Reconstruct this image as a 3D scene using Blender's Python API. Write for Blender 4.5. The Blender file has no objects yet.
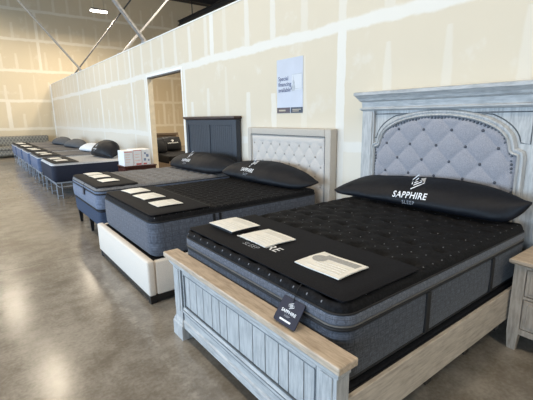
import bpy, bmesh, math, random
from mathutils import Vector, Matrix, noise
from mathutils.bvhtree import BVHTree
PI = math.pi
S = bpy.context.scene
COL = S.collection
random.seed(4)

# ------------------------------------------------------------------ materials
class NB:
    """small node-expression builder"""
    def __init__(s, name):
        s.m = bpy.data.materials.new(name); s.m.use_nodes = True
        s.t = s.m.node_tree; s.b = s.t.nodes['Principled BSDF']
    def n(s, typ, **kw):
        d = s.t.nodes.new(typ)
        for k, v in kw.items(): setattr(d, k, v)
        return d
    def put(s, sock, v):
        if isinstance(v, bpy.types.NodeSocket): s.t.links.new(v, sock)
        elif v is not None:
            if sock.type == 'RGBA' and not isinstance(v, (int, float)): v = (*v[:3], 1)
            sock.default_value = v
    def math(s, op, a, b=None, c=None):
        d = s.n('ShaderNodeMath', operation=op)
        for i, v in enumerate((a, b, c)):
            if v is not None: s.put(d.inputs[i], v)
        return d.outputs[0]
    def obj(s): return s.n('ShaderNodeTexCoord').outputs['Object']
    def pos(s): return s.n('ShaderNodeNewGeometry').outputs['Position']
    def sep(s, v):
        d = s.n('ShaderNodeSeparateXYZ'); s.put(d.inputs[0], v); return d.outputs
    def comb(s, x, y, z):
        d = s.n('ShaderNodeCombineXYZ')
        for i, v in enumerate((x, y, z)): s.put(d.inputs[i], v)
        return d.outputs[0]
    def scale(s, v, sc):
        d = s.n('ShaderNodeMapping'); s.put(d.inputs[0], v); d.inputs['Scale'].default_value = sc; return d.outputs[0]
    def noise(s, v, sc, det=3, rough=.55):
        d = s.n('ShaderNodeTexNoise'); s.put(d.inputs['Vector'], v)
        d.inputs['Scale'].default_value = sc; d.inputs['Detail'].default_value = det; d.inputs['Roughness'].default_value = rough
        return d.outputs[0]
    def ramp(s, f, a, b):
        d = s.n('ShaderNodeMapRange'); d.interpolation_type = 'SMOOTHSTEP'
        s.put(d.inputs[0], f); d.inputs[1].default_value = a; d.inputs[2].default_value = b
        return d.outputs[0]
    def mix(s, f, a, b):
        d = s.n('ShaderNodeMix', data_type='RGBA'); s.put(d.inputs[0], f); s.put(d.inputs[6], a); s.put(d.inputs[7], b)
        return d.outputs[2]
    def bump(s, h, st=.3, dist=.01):
        d = s.n('ShaderNodeBump'); d.inputs['Strength'].default_value = st; d.inputs['Distance'].default_value = dist
        s.put(d.inputs['Height'], h); s.t.links.new(d.outputs[0], s.b.inputs['Normal'])
    def out(s, col, rough=.6, metal=0, spec=None, sheen=0):
        s.put(s.b.inputs['Base Color'], col); s.put(s.b.inputs['Roughness'], rough); s.put(s.b.inputs['Metallic'], metal)
        if spec is not None: s.b.inputs['Specular IOR Level'].default_value = spec
        if sheen: s.b.inputs['Sheen Weight'].default_value = sheen
        return s.m

def plain(name, col, rough=.6, var=.12, sc=25, metal=0, spec=None, bump=0, sheen=0):
    B = NB(name); f = B.noise(B.obj(), sc)
    c2 = tuple(min(1, c*(1+var)) for c in col); c1 = tuple(c*(1-var) for c in col)
    if bump: B.bump(f, bump, .01)
    return B.out(B.mix(B.ramp(f, .3, .7), c1, c2), rough, metal, spec, sheen)

def wood(name, light, dark, axis=1, rough=.6, sc=1.0):
    """streaky grain along one axis with rubbed-through wear"""
    B = NB(name); o = B.obj()
    s = [60*sc]*3; s[axis] = 7*sc
    g = B.noise(B.scale(o, tuple(s)), 1, 5, .65)
    w = B.noise(o, 9, 4)
    f = B.math('MULTIPLY_ADD', B.ramp(g, .35, .7), .75, B.math('MULTIPLY', B.ramp(w, .4, .7), .25))
    B.bump(g, .25, .004)
    return B.out(B.mix(f, light, dark), rough)

def heather(name, base, light, dark, sc=1.0):
    """woven plaid-heather border fabric"""
    B = NB(name); o = B.obj(); x, y, z = B.sep(o)
    h = B.math('ADD', x, y)
    a = B.noise(B.comb(B.math('MULTIPLY', h, 26*sc), B.math('MULTIPLY', h, 0.0), B.math('MULTIPLY', z, 230*sc)), 1, 2)
    b = B.noise(B.comb(B.math('MULTIPLY', h, 230*sc), B.math('MULTIPLY', h, 0.0), B.math('MULTIPLY', z, 26*sc)), 1, 2)
    zz = B.math('ABSOLUTE', B.math('SUBTRACT', B.math('FRACT', B.math('MULTIPLY', z, 26*sc)), .5))
    hh = B.math('ABSOLUTE', B.math('SUBTRACT', B.math('FRACT', B.math('MULTIPLY', h, 17*sc)), .5))
    grid = B.math('MAXIMUM', B.ramp(zz, .36, .5), B.ramp(hh, .38, .5))
    f = B.math('ADD', B.math('MULTIPLY', B.ramp(a, .35, .72), .5), B.math('MULTIPLY', B.ramp(b, .35, .72), .5))
    c = B.mix(f, dark, light); c = B.mix(B.math('MULTIPLY', grid, .45), c, dark)
    B.bump(f, .3, .003)
    return B.out(c, .9, sheen=.15)

def black_quilt(name, base, dot=(.22, .23, .26), sp=.085, dots=True, var=.5, rough=.75):
    B = NB(name); o = B.obj(); x, y, z = B.sep(o)
    f = B.noise(o, 60, 3); c = B.mix(B.ramp(f, .3, .75), tuple(v*(1-var) for v in base), tuple(v*(1+var) for v in base))
    if dots:
        fx = B.math('SUBTRACT', B.math('FRACT', B.math('MULTIPLY', x, 1/sp)), .5)
        fy = B.math('SUBTRACT', B.math('FRACT', B.math('MULTIPLY', y, 1/sp)), .5)
        d = B.math('SQRT', B.math('ADD', B.math('MULTIPLY', fx, fx), B.math('MULTIPLY', fy, fy)))
        c = B.mix(B.math('MULTIPLY', B.math('LESS_THAN', d, .042), .8), c, dot)
    B.bump(f, .25, .004)
    return B.out(c, rough, spec=.14)

M = {}
M['bf_face'] = wood('whitewashed_wood', (.52, .52, .515), (.31, .315, .32), 2, .6)
M['bf_horiz'] = wood('whitewashed_wood_horizontal', (.52, .52, .515), (.30, .305, .31), 1, .6)
M['bf_cap'] = wood('weathered_tan_wood', (.58, .47, .36), (.34, .26, .19), 1, .55)
M['bf_rail'] = wood('weathered_grey_tan_wood', (.56, .49, .41), (.33, .28, .23), 0, .6)
M['ns'] = wood('nightstand_grey_tan_wood', (.46, .39, .32), (.26, .215, .17), 2, .6)
M['ns_top'] = wood('nightstand_top_wood', (.54, .43, .32), (.33, .25, .18), 1, .5)
M['glaze'] = plain('dark_glaze', (.19, .205, .22), .9)
M['groove'] = plain('dark_groove', (.10, .11, .12), .9)
M['tuft_grey'] = plain('grey_linen', (.30, .30, .335), .9, .18, 160, bump=.2, sheen=.2)
M['button'] = plain('button_fabric', (.07, .075, .095), .5)
M['nail'] = plain('nailhead_metal', (.09, .10, .12), .4, metal=.5)
M['side_grey'] = heather('charcoal_heather', None, (.095, .108, .14), (.016, .019, .027))
M['gusset_grey'] = heather('gusset_heather', None, (.19, .21, .26), (.04, .045, .06), 1.5)
M['side_grey2'] = heather('grey_plaid_heather', None, (.145, .165, .215), (.045, .053, .074), .8)
M['side_blue'] = heather('blue_grey_heather', None, (.21, .26, .37), (.085, .11, .17), .9)
M['found_blue'] = plain('foundation_navy', (.028, .046, .09), .85, .2, 80)
M['top_black'] = black_quilt('black_quilt', (.0075, .0075, .009), sp=.10)
M['top_black2'] = black_quilt('black_quilt_fine', (.009, .009, .011), sp=.072)
M['top_grey'] = black_quilt('grey_quilt', (.215, .215, .225), dots=False, var=.25)
M['top_grey_light'] = black_quilt('pale_grey_quilt', (.50, .50, .51), dots=False, var=.12)
M['top_grey_dark'] = black_quilt('mid_grey_quilt', (.16, .155, .16), dots=False, var=.2)
M['tape'] = plain('black_tape', (.006, .006, .008), .7)
M['piping_tan'] = plain('tan_piping', (.11, .105, .10), .7)
M['piping_white'] = plain('white_piping', (.6, .62, .65), .6)
M['found_black'] = plain('foundation_black', (.006, .0065, .009), .85, .3, 60, spec=.2)
M['cover'] = plain('black_cover', (.0085, .0085, .0112), .7, .25, 120, bump=.1, spec=.13)
M['pillow'] = plain('black_pillow', (.0065, .0075, .011), .5, .2, 40, spec=.22)
M['pillow_grey'] = plain('grey_pillow', (.075, .08, .09), .7, .2, 30)
M['pillow_white'] = plain('white_pillow', (.75, .76, .78), .7, .05, 30)
M['white_ink'] = plain('white_print', (.82, .84, .88), .6, .03)
M['grey_ink'] = plain('grey_print', (.36, .38, .43), .6, .03)
M['card'] = plain('card_white', (.84, .82, .77), .45, .05, 12)
M['card_print'] = plain('card_grey_print', (.36, .36, .36), .5, .15, 90)
M['card_faint'] = plain('card_faint_print', (.74, .725, .68), .5, .08, 120)
M['tag'] = plain('tag_navy', (.012, .016, .038), .45, .1)
M['cream'] = plain('cream_upholstery', (.71, .64, .565), .85, .06, 150, bump=.15, sheen=.2)
M['cream2'] = plain('cream_headboard', (.575, .535, .50), .85, .06, 150, bump=.15, sheen=.2)
M['cream_border'] = plain('beige_border', (.50, .455, .40), .8, .06, 150, bump=.1)
M['cream_button'] = plain('cream_button', (.36, .33, .30), .8)
M['black_wood'] = plain('black_wood', (.012, .011, .011), .45)
M['navy'] = wood('navy_paint', (.024, .031, .045), (.015, .02, .03), 2, .5)
M['cherry'] = wood('cherry_cap', (.055, .026, .02), (.028, .014, .012), 1, .35)
M['cherry_table'] = wood('cherry_table', (.09, .028, .018), (.035, .012, .01), 1, .3)
M['navy_side'] = plain('navy_border', (.010, .014, .032), .85, .2, 60)
M['blue_side'] = heather('blue_border', None, (.125, .18, .31), (.045, .07, .14), .7)  # navy border lightened: blue daylight painted into the colour
M['steel'] = plain('galvanised_steel', (.55, .57, .60), .35, .1, 40, metal=.85)
M['frame_grey'] = plain('frame_grey_steel', (.34, .39, .47), .4, .1, 40, metal=.5)  # silver steel darkened: blue shadow painted into the frame colour
M['strut'] = plain('strut_steel', (.36, .36, .37), .45, .15, 20, metal=.6)
M['strut_dark'] = plain('strut_dark', (.12, .12, .125), .5, .15, 20, metal=.4)
M['black_steel'] = plain('black_steel', (.02, .02, .022), .6)
M['poster'] = plain('poster_paper', (.54, .56, .63), .4, .03, 4)
M['poster_pale'] = plain('poster_pale', (.62, .63, .66), .4, .02, 4)
M['poster_band'] = plain('poster_brown_band', (.075, .045, .05), .4, .1)
M['poster_band2'] = plain('poster_dark_band', (.03, .032, .05), .4, .1)
M['poster_text'] = plain('poster_ink', (.10, .12, .22), .5, .03)
M['poster_gold'] = plain('poster_gold', (.45, .38, .28), .5, .03)
M['grey_photo'] = plain('poster_photo_grey', (.45, .47, .5), .5, .15, 30)
M['box_white'] = plain('carton_white', (.83, .84, .86), .5, .03, 10)
M['box_red'] = plain('carton_red_print', (.62, .16, .15), .5, .15, 60)
M['box_pink'] = plain('carton_pink_print', (.82, .62, .58), .5, .1, 40)
M['box_blue'] = plain('carton_blue_print', (.22, .28, .42), .5, .2, 40)
M['dark_brown_wood'] = wood('dark_brown_wood', (.20, .145, .10), (.09, .065, .045), 0, .5)
M['pale_wood'] = wood('pale_wood', (.42, .33, .25), (.25, .19, .14), 2, .5)

# damask sofa cloth
B = NB('patterned_sofa_cloth'); x, y, z = B.sep(B.obj()); h = B.math('ADD', x, B.math('MULTIPLY', y, .6)); v = B.math('ADD', z, B.math('MULTIPLY', y, .5))
w1 = B.math('SINE', B.math('MULTIPLY', h, 23.0)); ph = B.math('MULTIPLY', w1, 1.3)
w2 = B.math('ABSOLUTE', B.math('SINE', B.math('ADD', B.math('MULTIPLY', v, 15.0), ph)))
w3 = B.math('ABSOLUTE', B.math('SINE', B.math('SUBTRACT', B.math('MULTIPLY', v, 15.0), ph)))
f = B.ramp(B.math('MINIMUM', w2, w3), .25, .5)
M['sofa'] = B.out(B.mix(f, (.25, .24, .21), (.135, .135, .125)), .9)

# unfinished drywall: tan board, white mud over joints and stud lines
def drywall(name, along, studs, stud0, joints, hj, tan, mud, low_daylight=None, soft=1.0):
    B = NB(name); P = B.pos(); s = B.sep(P); y = s[along]; z = s[2]
    wob = B.noise(P, 1.3, 3); fine = B.noise(P, 7, 4)
    yy = B.math('ADD', y, B.math('MULTIPLY', B.math('SUBTRACT', wob, .5), .06))
    # stud stripes
    k = B.math('MULTIPLY', B.math('SUBTRACT', yy, stud0), 1/studs)
    fr = B.math('ABSOLUTE', B.math('SUBTRACT', B.math('FRACT', B.math('ADD', k, .5)), .5))
    cell = B.math('FLOOR', B.math('ADD', k, .5))
    wn = B.n('ShaderNodeTexWhiteNoise', noise_dimensions='1D'); B.put(wn.inputs['W'], cell); rnd = wn.outputs[0]
    mask = None
    for i, zj in enumerate(hj):
        # stripes run part way between the horizontal joints
        lo = zj; hi = hj[i+1] if i+1 < len(hj) else zj+1.4
        a = B.math('GREATER_THAN', z, lo); b = B.math('LESS_THAN', z, B.math('MULTIPLY_ADD', rnd, -.42*(hi-lo), hi-.12*(hi-lo)))
        # taper
        t = B.math('MULTIPLY', B.math('SUBTRACT', z, lo), 1/(hi-lo)); t = B.math('MULTIPLY', t, t)
        wd = B.math('MULTIPLY', B.math('SUBTRACT', 1.12, t), .085)
        wv = B.math('MULTIPLY', wd, B.math('ADD', .45, fine)); st = B.math('MULTIPLY', B.math('MULTIPLY', a, b), B.math('SUBTRACT', 1, B.ramp(B.math('SUBTRACT', fr, wv), -.012, .03)))
        mask = st if mask is None else B.math('MAXIMUM', mask, st)
    mask = B.math('MULTIPLY', mask, B.math('MULTIPLY_ADD', rnd, .5*soft, .4*soft))
    # strong vertical joints
    for (y0, za, zb, w) in joints:
        d = B.math('ABSOLUTE', B.math('SUBTRACT', yy, y0))
        j = B.math('MULTIPLY', B.math('SUBTRACT', 1, B.ramp(B.math('ADD', d, B.math('MULTIPLY', B.math('SUBTRACT', fine, .5), .03)), w*.8, w)),
                   B.math('MULTIPLY', B.math('GREATER_THAN', z, za), B.math('LESS_THAN', z, zb)))
        mask = B.math('MAXIMUM', mask, B.math('MULTIPLY', j, .92))
    # horizontal joints
    for zj in hj[1:]:
        d = B.math('ABSOLUTE', B.math('SUBTRACT', B.math('ADD', z, B.math('MULTIPLY', B.math('SUBTRACT', wob, .5), .10)), zj))
        j = B.math('SUBTRACT', 1, B.ramp(B.math('ADD', d, B.math('MULTIPLY', B.math('SUBTRACT', fine, .5), .06)), .045, .085))
        mask = B.math('MAXIMUM', mask, B.math('MULTIPLY', j, .9))
    # rubbed patches of mud
    p = B.math('MULTIPLY', B.ramp(B.noise(P, 2.1, 4, .6), .58, .72), .4)
    mask = B.math('MAXIMUM', mask, p)
    if low_daylight:
        mask = B.math('MAXIMUM', mask, B.math('MULTIPLY', B.ramp(z, low_daylight[1], low_daylight[0]), low_daylight[2]))  # daylight on the lower wall, painted in with the mud colour
    c = B.mix(B.math('MULTIPLY', B.noise(P, 3.5, 3), .35), tan, tuple(v*.9 for v in tan))
    c = B.mix(mask, c, mud)
    B.bump(mask, .08, .01)
    return B.out(c, .85, spec=.2)
M['wall'] = drywall('unfinished_drywall', 1, .635, 3.16, [(3.16, 0, 2.67, .075), (6.12, 2.67, 3.5, .075), (-.1, 0, 2.67, .075), (10.4, 0, 3.5, .06), (13.4, 0, 2.67, .07), (16.4, 0, 3.5, .07), (19.3, 0, 3.5, .07), (9.42, 0, 2.72, .055), (7.27, 0, 2.72, .055)], [-.2, 1.32, 2.67], (.69, .605, .475), (.765, .73, .67), (1.25, 1.75, .5), soft=.75)
M['wall_back'] = drywall('back_drywall', 0, .62, .35, [(1.62, 1.3, 2.6, .1), (4.9, 2.6, 4.0, .08), (8.0, 4.0, 5.4, .08), (3.2, 4., 6.7, .07), (10.0, 0, 4, .08), (9.4, 1.2, 2.6, .08)], [-.1, 1.27, 2.6, 4.0, 5.42, 6.75], (.63, .535, .385), (.74, .675, .56), soft=.65)
M['wall_plain'] = plain('wall_paint', (.62, .58, .5), .85, .05, 3)
M['edge'] = plain('corner_bead', (.86, .84, .79), .8, .04, 12)
M['jamb'] = plain('jamb_board', (.66, .58, .44), .85, .06, 8)
M['ceil'] = plain('black_ceiling', (.018, .018, .02), .8, .3, 6)

# polished concrete
B = NB('polished_concrete'); P = B.pos(); x, y, z = B.sep(P)
n1 = B.noise(P, .9, 6, .6); n2 = B.noise(P, 5, 5, .65); n3 = B.noise(P, 40, 3)
f = B.math('ADD', B.math('MULTIPLY', n1, .5), B.math('ADD', B.math('MULTIPLY', n2, .35), B.math('MULTIPLY', n3, .15)))
c = B.mix(B.ramp(f, .38, .62), (.175, .15, .12), (.315, .285, .245))
jy = B.math('ABSOLUTE', B.math('SUBTRACT', B.math('FRACT', B.math('MULTIPLY', B.math('SUBTRACT', y, 2.83), 1/4.5)), .5))
jl = B.math('LESS_THAN', B.math('MULTIPLY', jy, 4.5), .008)
c = B.mix(B.math('MULTIPLY', jl, .6), c, (.10, .085, .07))
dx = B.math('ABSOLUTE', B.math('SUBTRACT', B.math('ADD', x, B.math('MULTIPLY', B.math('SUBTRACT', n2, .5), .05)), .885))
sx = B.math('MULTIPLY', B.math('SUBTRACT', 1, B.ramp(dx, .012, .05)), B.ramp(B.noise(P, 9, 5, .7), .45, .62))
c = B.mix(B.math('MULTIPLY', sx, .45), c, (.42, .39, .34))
B.bump(n2, .03, .01)
M['floor'] = B.out(c, B.math('MULTIPLY_ADD', n2, .2, .11), spec=.5)

# ------------------------------------------------------------------ object helpers
def thing(name, label, cat, loc, group=None):
    o = bpy.data.objects.new(name, None); COL.objects.link(o); o.location = loc
    o.empty_display_size = .1
    o['label'] = label; o['category'] = cat
    if group: o['group'] = group
    return o
def tag(o, label, cat, group=None):
    o['label'] = label; o['category'] = cat
    if group: o['group'] = group
    return o
def rootloc(o):
    while o.parent: o = o.parent
    return o.location
def link(name, bm, mat, parent=None, smooth=None, label=None, loc=None):
    """a bmesh in world coordinates becomes ONE mesh object"""
    me = bpy.data.meshes.new(name)
    L = rootloc(parent) if parent else (Vector(loc) if loc else Vector((0, 0, 0)))
    bmesh.ops.translate(bm, verts=bm.verts, vec=-Vector(L))
    bmesh.ops.recalc_face_normals(bm, faces=bm.faces)
    bm.to_mesh(me); bm.free()
    me.materials.append(M[mat] if isinstance(mat, str) else mat)
    if smooth is not None:
        me.polygons.foreach_set('use_smooth', [True]*len(me.polygons))
        if smooth < 180: me.set_sharp_from_angle(angle=math.radians(smooth))
    o = bpy.data.objects.new(name, me); COL.objects.link(o)
    if parent: o.parent = parent
    elif loc: o.location = loc
    if label: o['label'] = label
    return o
def struct(name, bm, mat, smooth=None):
    o = link(name, bm, mat, None, smooth); o['kind'] = 'structure'; return o
def copy_tree(o, off, parent=None):
    c = o.copy(); COL.objects.link(c)
    if parent: c.parent = parent
    else: c.location = o.location + Vector(off)
    for ch in list(o.children): copy_tree(ch, off, c)
    return c
NEW = bmesh.new
def box(bm, x0, x1, y0, y1, z0, z1, bev=0, seg=2):
    r = bmesh.ops.create_cube(bm, size=1)
    for v in r['verts']:
        v.co = Vector((x0+(v.co.x+.5)*(x1-x0), y0+(v.co.y+.5)*(y1-y0), z0+(v.co.z+.5)*(z1-z0)))
    if bev:
        ed = list({e for v in r['verts'] for e in v.link_edges})
        bmesh.ops.bevel(bm, geom=ed, offset=bev, segments=seg, affect='EDGES', profile=.5)
    return bm
def rects(bm, secs):
    """stack of rectangles (x0,x1,y0,y1,z) joined into one closed solid"""
    prev = None; first = None
    for (x0, x1, y0, y1, z) in secs:
        q = [bm.verts.new(p) for p in ((x0, y0, z), (x1, y0, z), (x1, y1, z), (x0, y1, z))]
        if prev:
            for i in range(4): bm.faces.new((prev[i], prev[(i+1) % 4], q[(i+1) % 4], q[i]))
        else: first = q
        prev = q
    bm.faces.new(first[::-1]); bm.faces.new(prev)
    return bm
def tube(bm, pts, r, n=8, closed=False):
    pts = [Vector(p) for p in pts]; rings = []
    N = len(pts)
    for i, p in enumerate(pts):
        a = pts[i-1] if (i or closed) else p; b = pts[(i+1) % N] if (i < N-1 or closed) else p
        d = (b-a).normalized(); up = Vector((0, 0, 1)) if abs(d.z) < .9 else Vector((1, 0, 0))
        s = d.cross(up).normalized(); t = s.cross(d)
        rings.append([bm.verts.new(p+s*math.cos(2*PI*k/n)*r+t*math.sin(2*PI*k/n)*r) for k in range(n)])
    for i in range(N if closed else N-1):
        A, C = rings[i], rings[(i+1) % N]
        for k in range(n): bm.faces.new((A[k], A[(k+1) % n], C[(k+1) % n], C[k]))
    if not closed: bm.faces.new(rings[0][::-1]); bm.faces.new(rings[-1])
    return bm
def bar(bm, a, b, w, h):
    """square bar from a to b"""
    a, b = Vector(a), Vector(b); d = (b-a).normalized(); up = Vector((0, 0, 1)) if abs(d.z) < .9 else Vector((0, 1, 0))
    s = d.cross(up).normalized()*w/2; t = s.normalized().cross(d)*h/2
    A = [bm.verts.new(a+i*s+j*t) for i, j in ((-1, -1), (1, -1), (1, 1), (-1, 1))]
    C = [bm.verts.new(b+i*s+j*t) for i, j in ((-1, -1), (1, -1), (1, 1), (-1, 1))]
    for k in range(4): bm.faces.new((A[k], A[(k+1) % 4], C[(k+1) % 4], C[k]))
    bm.faces.new(A[::-1]); bm.faces.new(C)
    return bm
def ball(bm, p, r, sx=1, u=10, v=6):
    bmesh.ops.create_uvsphere(bm, u_segments=u, v_segments=v, radius=r, matrix=Matrix.Translation(p) @ Matrix.Diagonal((sx, 1, 1, 1)))
    return bm
def prism(bm, poly, f, d0, d1):
    """polygon in (u,v) extruded along depth; f(u,v,d) -> point"""
    A = [bm.verts.new(f(u, v, d0)) for u, v in poly]; C = [bm.verts.new(f(u, v, d1)) for u, v in poly]
    bm.faces.new(A); bm.faces.new(C[::-1])
    n = len(poly)
    for i in range(n): bm.faces.new((A[i], C[i], C[(i+1) % n], A[(i+1) % n]))
    return bm

# ------------------------------------------------------------------ lettering
def text_geo(body, size, bold=0.0, spacing=1.0):
    cu = bpy.data.curves.new('t', 'FONT'); cu.body = body; cu.size = size; cu.align_x = 'CENTER'; cu.offset = bold; cu.space_character = spacing
    cu.resolution_u = 3
    o = bpy.data.objects.new('t', cu); COL.objects.link(o)
    dg = bpy.context.evaluated_depsgraph_get(); ev = o.evaluated_get(dg); me = ev.to_mesh()
    vs = [(v.co.x, v.co.y) for v in me.vertices]; fs = [tuple(p.vertices) for p in me.polygons]
    ev.to_mesh_clear(); bpy.data.objects.remove(o); bpy.data.curves.remove(cu)
    return vs, fs
def stroke_geo(lines, w):
    vs, fs = [], []
    for ln in lines:
        n = len(ln); L = []
        for i, p in enumerate(ln):
            p = Vector(p); a = Vector(ln[max(i-1, 0)]); b = Vector(ln[min(i+1, n-1)])
            d = (b-a).normalized(); nn = Vector((-d.y, d.x))
            e = (Vector(ln[1])-Vector(ln[0])).normalized() if i == 0 else (p-Vector(ln[i-1])).normalized()
            m = Vector((-e.y, e.x)); k = w/2/max(.5, abs(nn.dot(m)))
            L.append(((p+nn*k)[:], (p-nn*k)[:]))
        for i in range(n-1):
            b0 = len(vs); vs += [L[i][0], L[i][1], L[i+1][1], L[i+1][0]]; fs.append((b0, b0+1, b0+2, b0+3))
    return vs, fs
EMB = [[(.20, .46), (-.50, .06), (-.30, -.20)], [(-.20, -.46), (.50, -.06), (.30, .20)],
       [(-.26, .02), (.17, .24)], [(-.22, -.11), (.22, .12)], [(-.17, -.24), (.26, -.02)]]
def emblem(size):
    vs, fs = stroke_geo(EMB, .07)
    return [(a*size, b*size) for a, b in vs], fs
def place_geo(bm, geo, f, du=0, dv=0):
    vs, fs = geo; V = [bm.verts.new(f(a+du, b+dv)) for a, b in vs]
    for q in fs:
        try: bm.faces.new([V[i] for i in q])
        except ValueError: pass
    return bm

# ------------------------------------------------------------------ soft pieces
def axis_lines(a, b, step, e):
    L = [a+e*t for t in (0, .06, .2, .45, .8)]
    n = max(2, round((b-a-2*e)/step)); L += [a+e+(b-a-2*e)*i/n for i in range(n+1)]
    L += [b-e*t for t in (.8, .45, .2, .06, 0)]
    return sorted(set(round(v, 5) for v in L))
class Slab:
    """rounded rectangular body: domed top sheet plus border bands"""
    def __init__(s, x0, x1, y0, y1, r, zt, e, step=.03, wob=0.0, fn=None):
        s.X = axis_lines(x0, x1, step, e); s.Y = axis_lines(y0, y1, step, e)
        s.d = (x0, x1, y0, y1, r, zt, e); s.fn = fn
        s.wob = wob
        nx, ny = len(s.X), len(s.Y)
        ring = [(i, 0) for i in range(nx)] + [(nx-1, j) for j in range(1, ny)] + [(i, ny-1) for i in range(nx-2, -1, -1)] + [(0, j) for j in range(ny-2, 0, -1)]
        s.ring = ring; s.loop = [Vector(s.xy(s.X[i], s.Y[j])) for i, j in ring]
        N = len(s.loop); s.nor = []
        for k in range(N):
            t = (s.loop[(k+1) % N]-s.loop[k-1]); s.nor.append(Vector((t.y, -t.x)).normalized())
    def xy(s, u, v):
        x0, x1, y0, y1, r, zt, e = s.d
        sx = -1 if u < (x0+x1)/2 else 1; sy = -1 if v < (y0+y1)/2 else 1
        a = ((x0+r-u) if sx < 0 else (u-x1+r))/r; b = ((y0+r-v) if sy < 0 else (v-y1+r))/r
        if a > 0 and b > 0:
            a2 = a*math.sqrt(1-b*b/2); b2 = b*math.sqrt(1-a*a/2)
            u = (x0+r-a2*r) if sx < 0 else (x1-r+a2*r); v = (y0+r-b2*r) if sy < 0 else (y1-r+b2*r)
        return (u, v)
    def z(s, u, v):
        x0, x1, y0, y1, r, zt, e = s.d
        d = max(0, min(u-x0, x1-u, v-y0, y1-v)); h = zt
        if d < e: h = zt-e+e*math.sqrt(max(0, 1-(1-d/e)**2))
        if s.fn: h += s.fn(u, v)*min(1, max(0, (d-.01)/.05))
        return h
    def top(s, lo=None):
        bm = NEW()
        V = [[bm.verts.new((*s.xy(u, v), s.z(u, v))) for v in s.Y] for u in s.X]
        for i in range(len(s.X)-1):
            for j in range(len(s.Y)-1): bm.faces.new((V[i][j], V[i+1][j], V[i+1][j+1], V[i][j+1]))
        if lo:
            prev = [V[i][j] for i, j in s.ring]; s._band(bm, prev, lo)
        return bm
    def _band(s, bm, prev, prof):
        N = len(s.loop)
        for off, z in prof:
            cur = []
            for k in range(N):
                p = s.loop[k]+s.nor[k]*(off+(s.wob*noise.noise(Vector((s.loop[k].x*4, s.loop[k].y*4, z*6))) if s.wob else 0))
                cur.append(bm.verts.new((p.x, p.y, z)))
            if prev:
                for k in range(N): bm.faces.new((prev[k], prev[(k+1) % N], cur[(k+1) % N], cur[k]))
            prev = cur
        return prev
    def band(s, prof, cap=False):
        bm = NEW(); last = s._band(bm, None, prof)
        if cap: bm.faces.new(last)
        return bm
    def cord(s, z, r, off=0):
        return s.band([(off+r*math.cos(a), z+r*math.sin(a)) for a in [PI/2-PI*k/6 for k in range(7)]])
    def drape(s, x0, x1, y0, y1, lift, step=.03, wave=.002, drop=None):
        """a cloth laid over the top between two x and two y values"""
        bm = NEW(); bx0, bx1, by0, by1, r, zt, e = s.d
        nx = max(4, round((x1-x0)/step)); ny = max(4, round((y1-y0)/step))
        V = []
        for i in range(nx+1):
            u = x0+(x1-x0)*i/nx; row = []
            for j in range(ny+1):
                v = y0+(y1-y0)*j/ny
                uu = min(max(u, bx0), bx1); vv = min(max(v, by0), by1)
                over = max(bx0-u, u-bx1, by0-v, v-by1, 0)
                fnb = s.fn; s.fn = None; z = s.z(uu, vv); s.fn = fnb
                px, py = s.xy(uu, vv)
                edge = min(i, nx-i)/nx
                z += lift+wave*(noise.noise(Vector((u*5, v*3, 1.3)))+.4*noise.noise(Vector((u*14, v*9, 4))))
                z -= over
                row.append(bm.verts.new((px+(min(over, .012) if u > bx1 else -min(over, .012) if u < bx0 else 0), py+(min(over, .012) if v > by1 else -min(over, .012) if v < by0 else 0), z)))
            V.append(row)
        for i in range(nx):
            for j in range(ny): bm.faces.new((V[i][j], V[i+1][j], V[i+1][j+1], V[i][j+1]))
        bmesh.ops.recalc_face_normals(bm, faces=bm.faces)
        bmesh.ops.solidify(bm, geom=bm.faces[:], thickness=-.006)
        return bm

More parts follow.
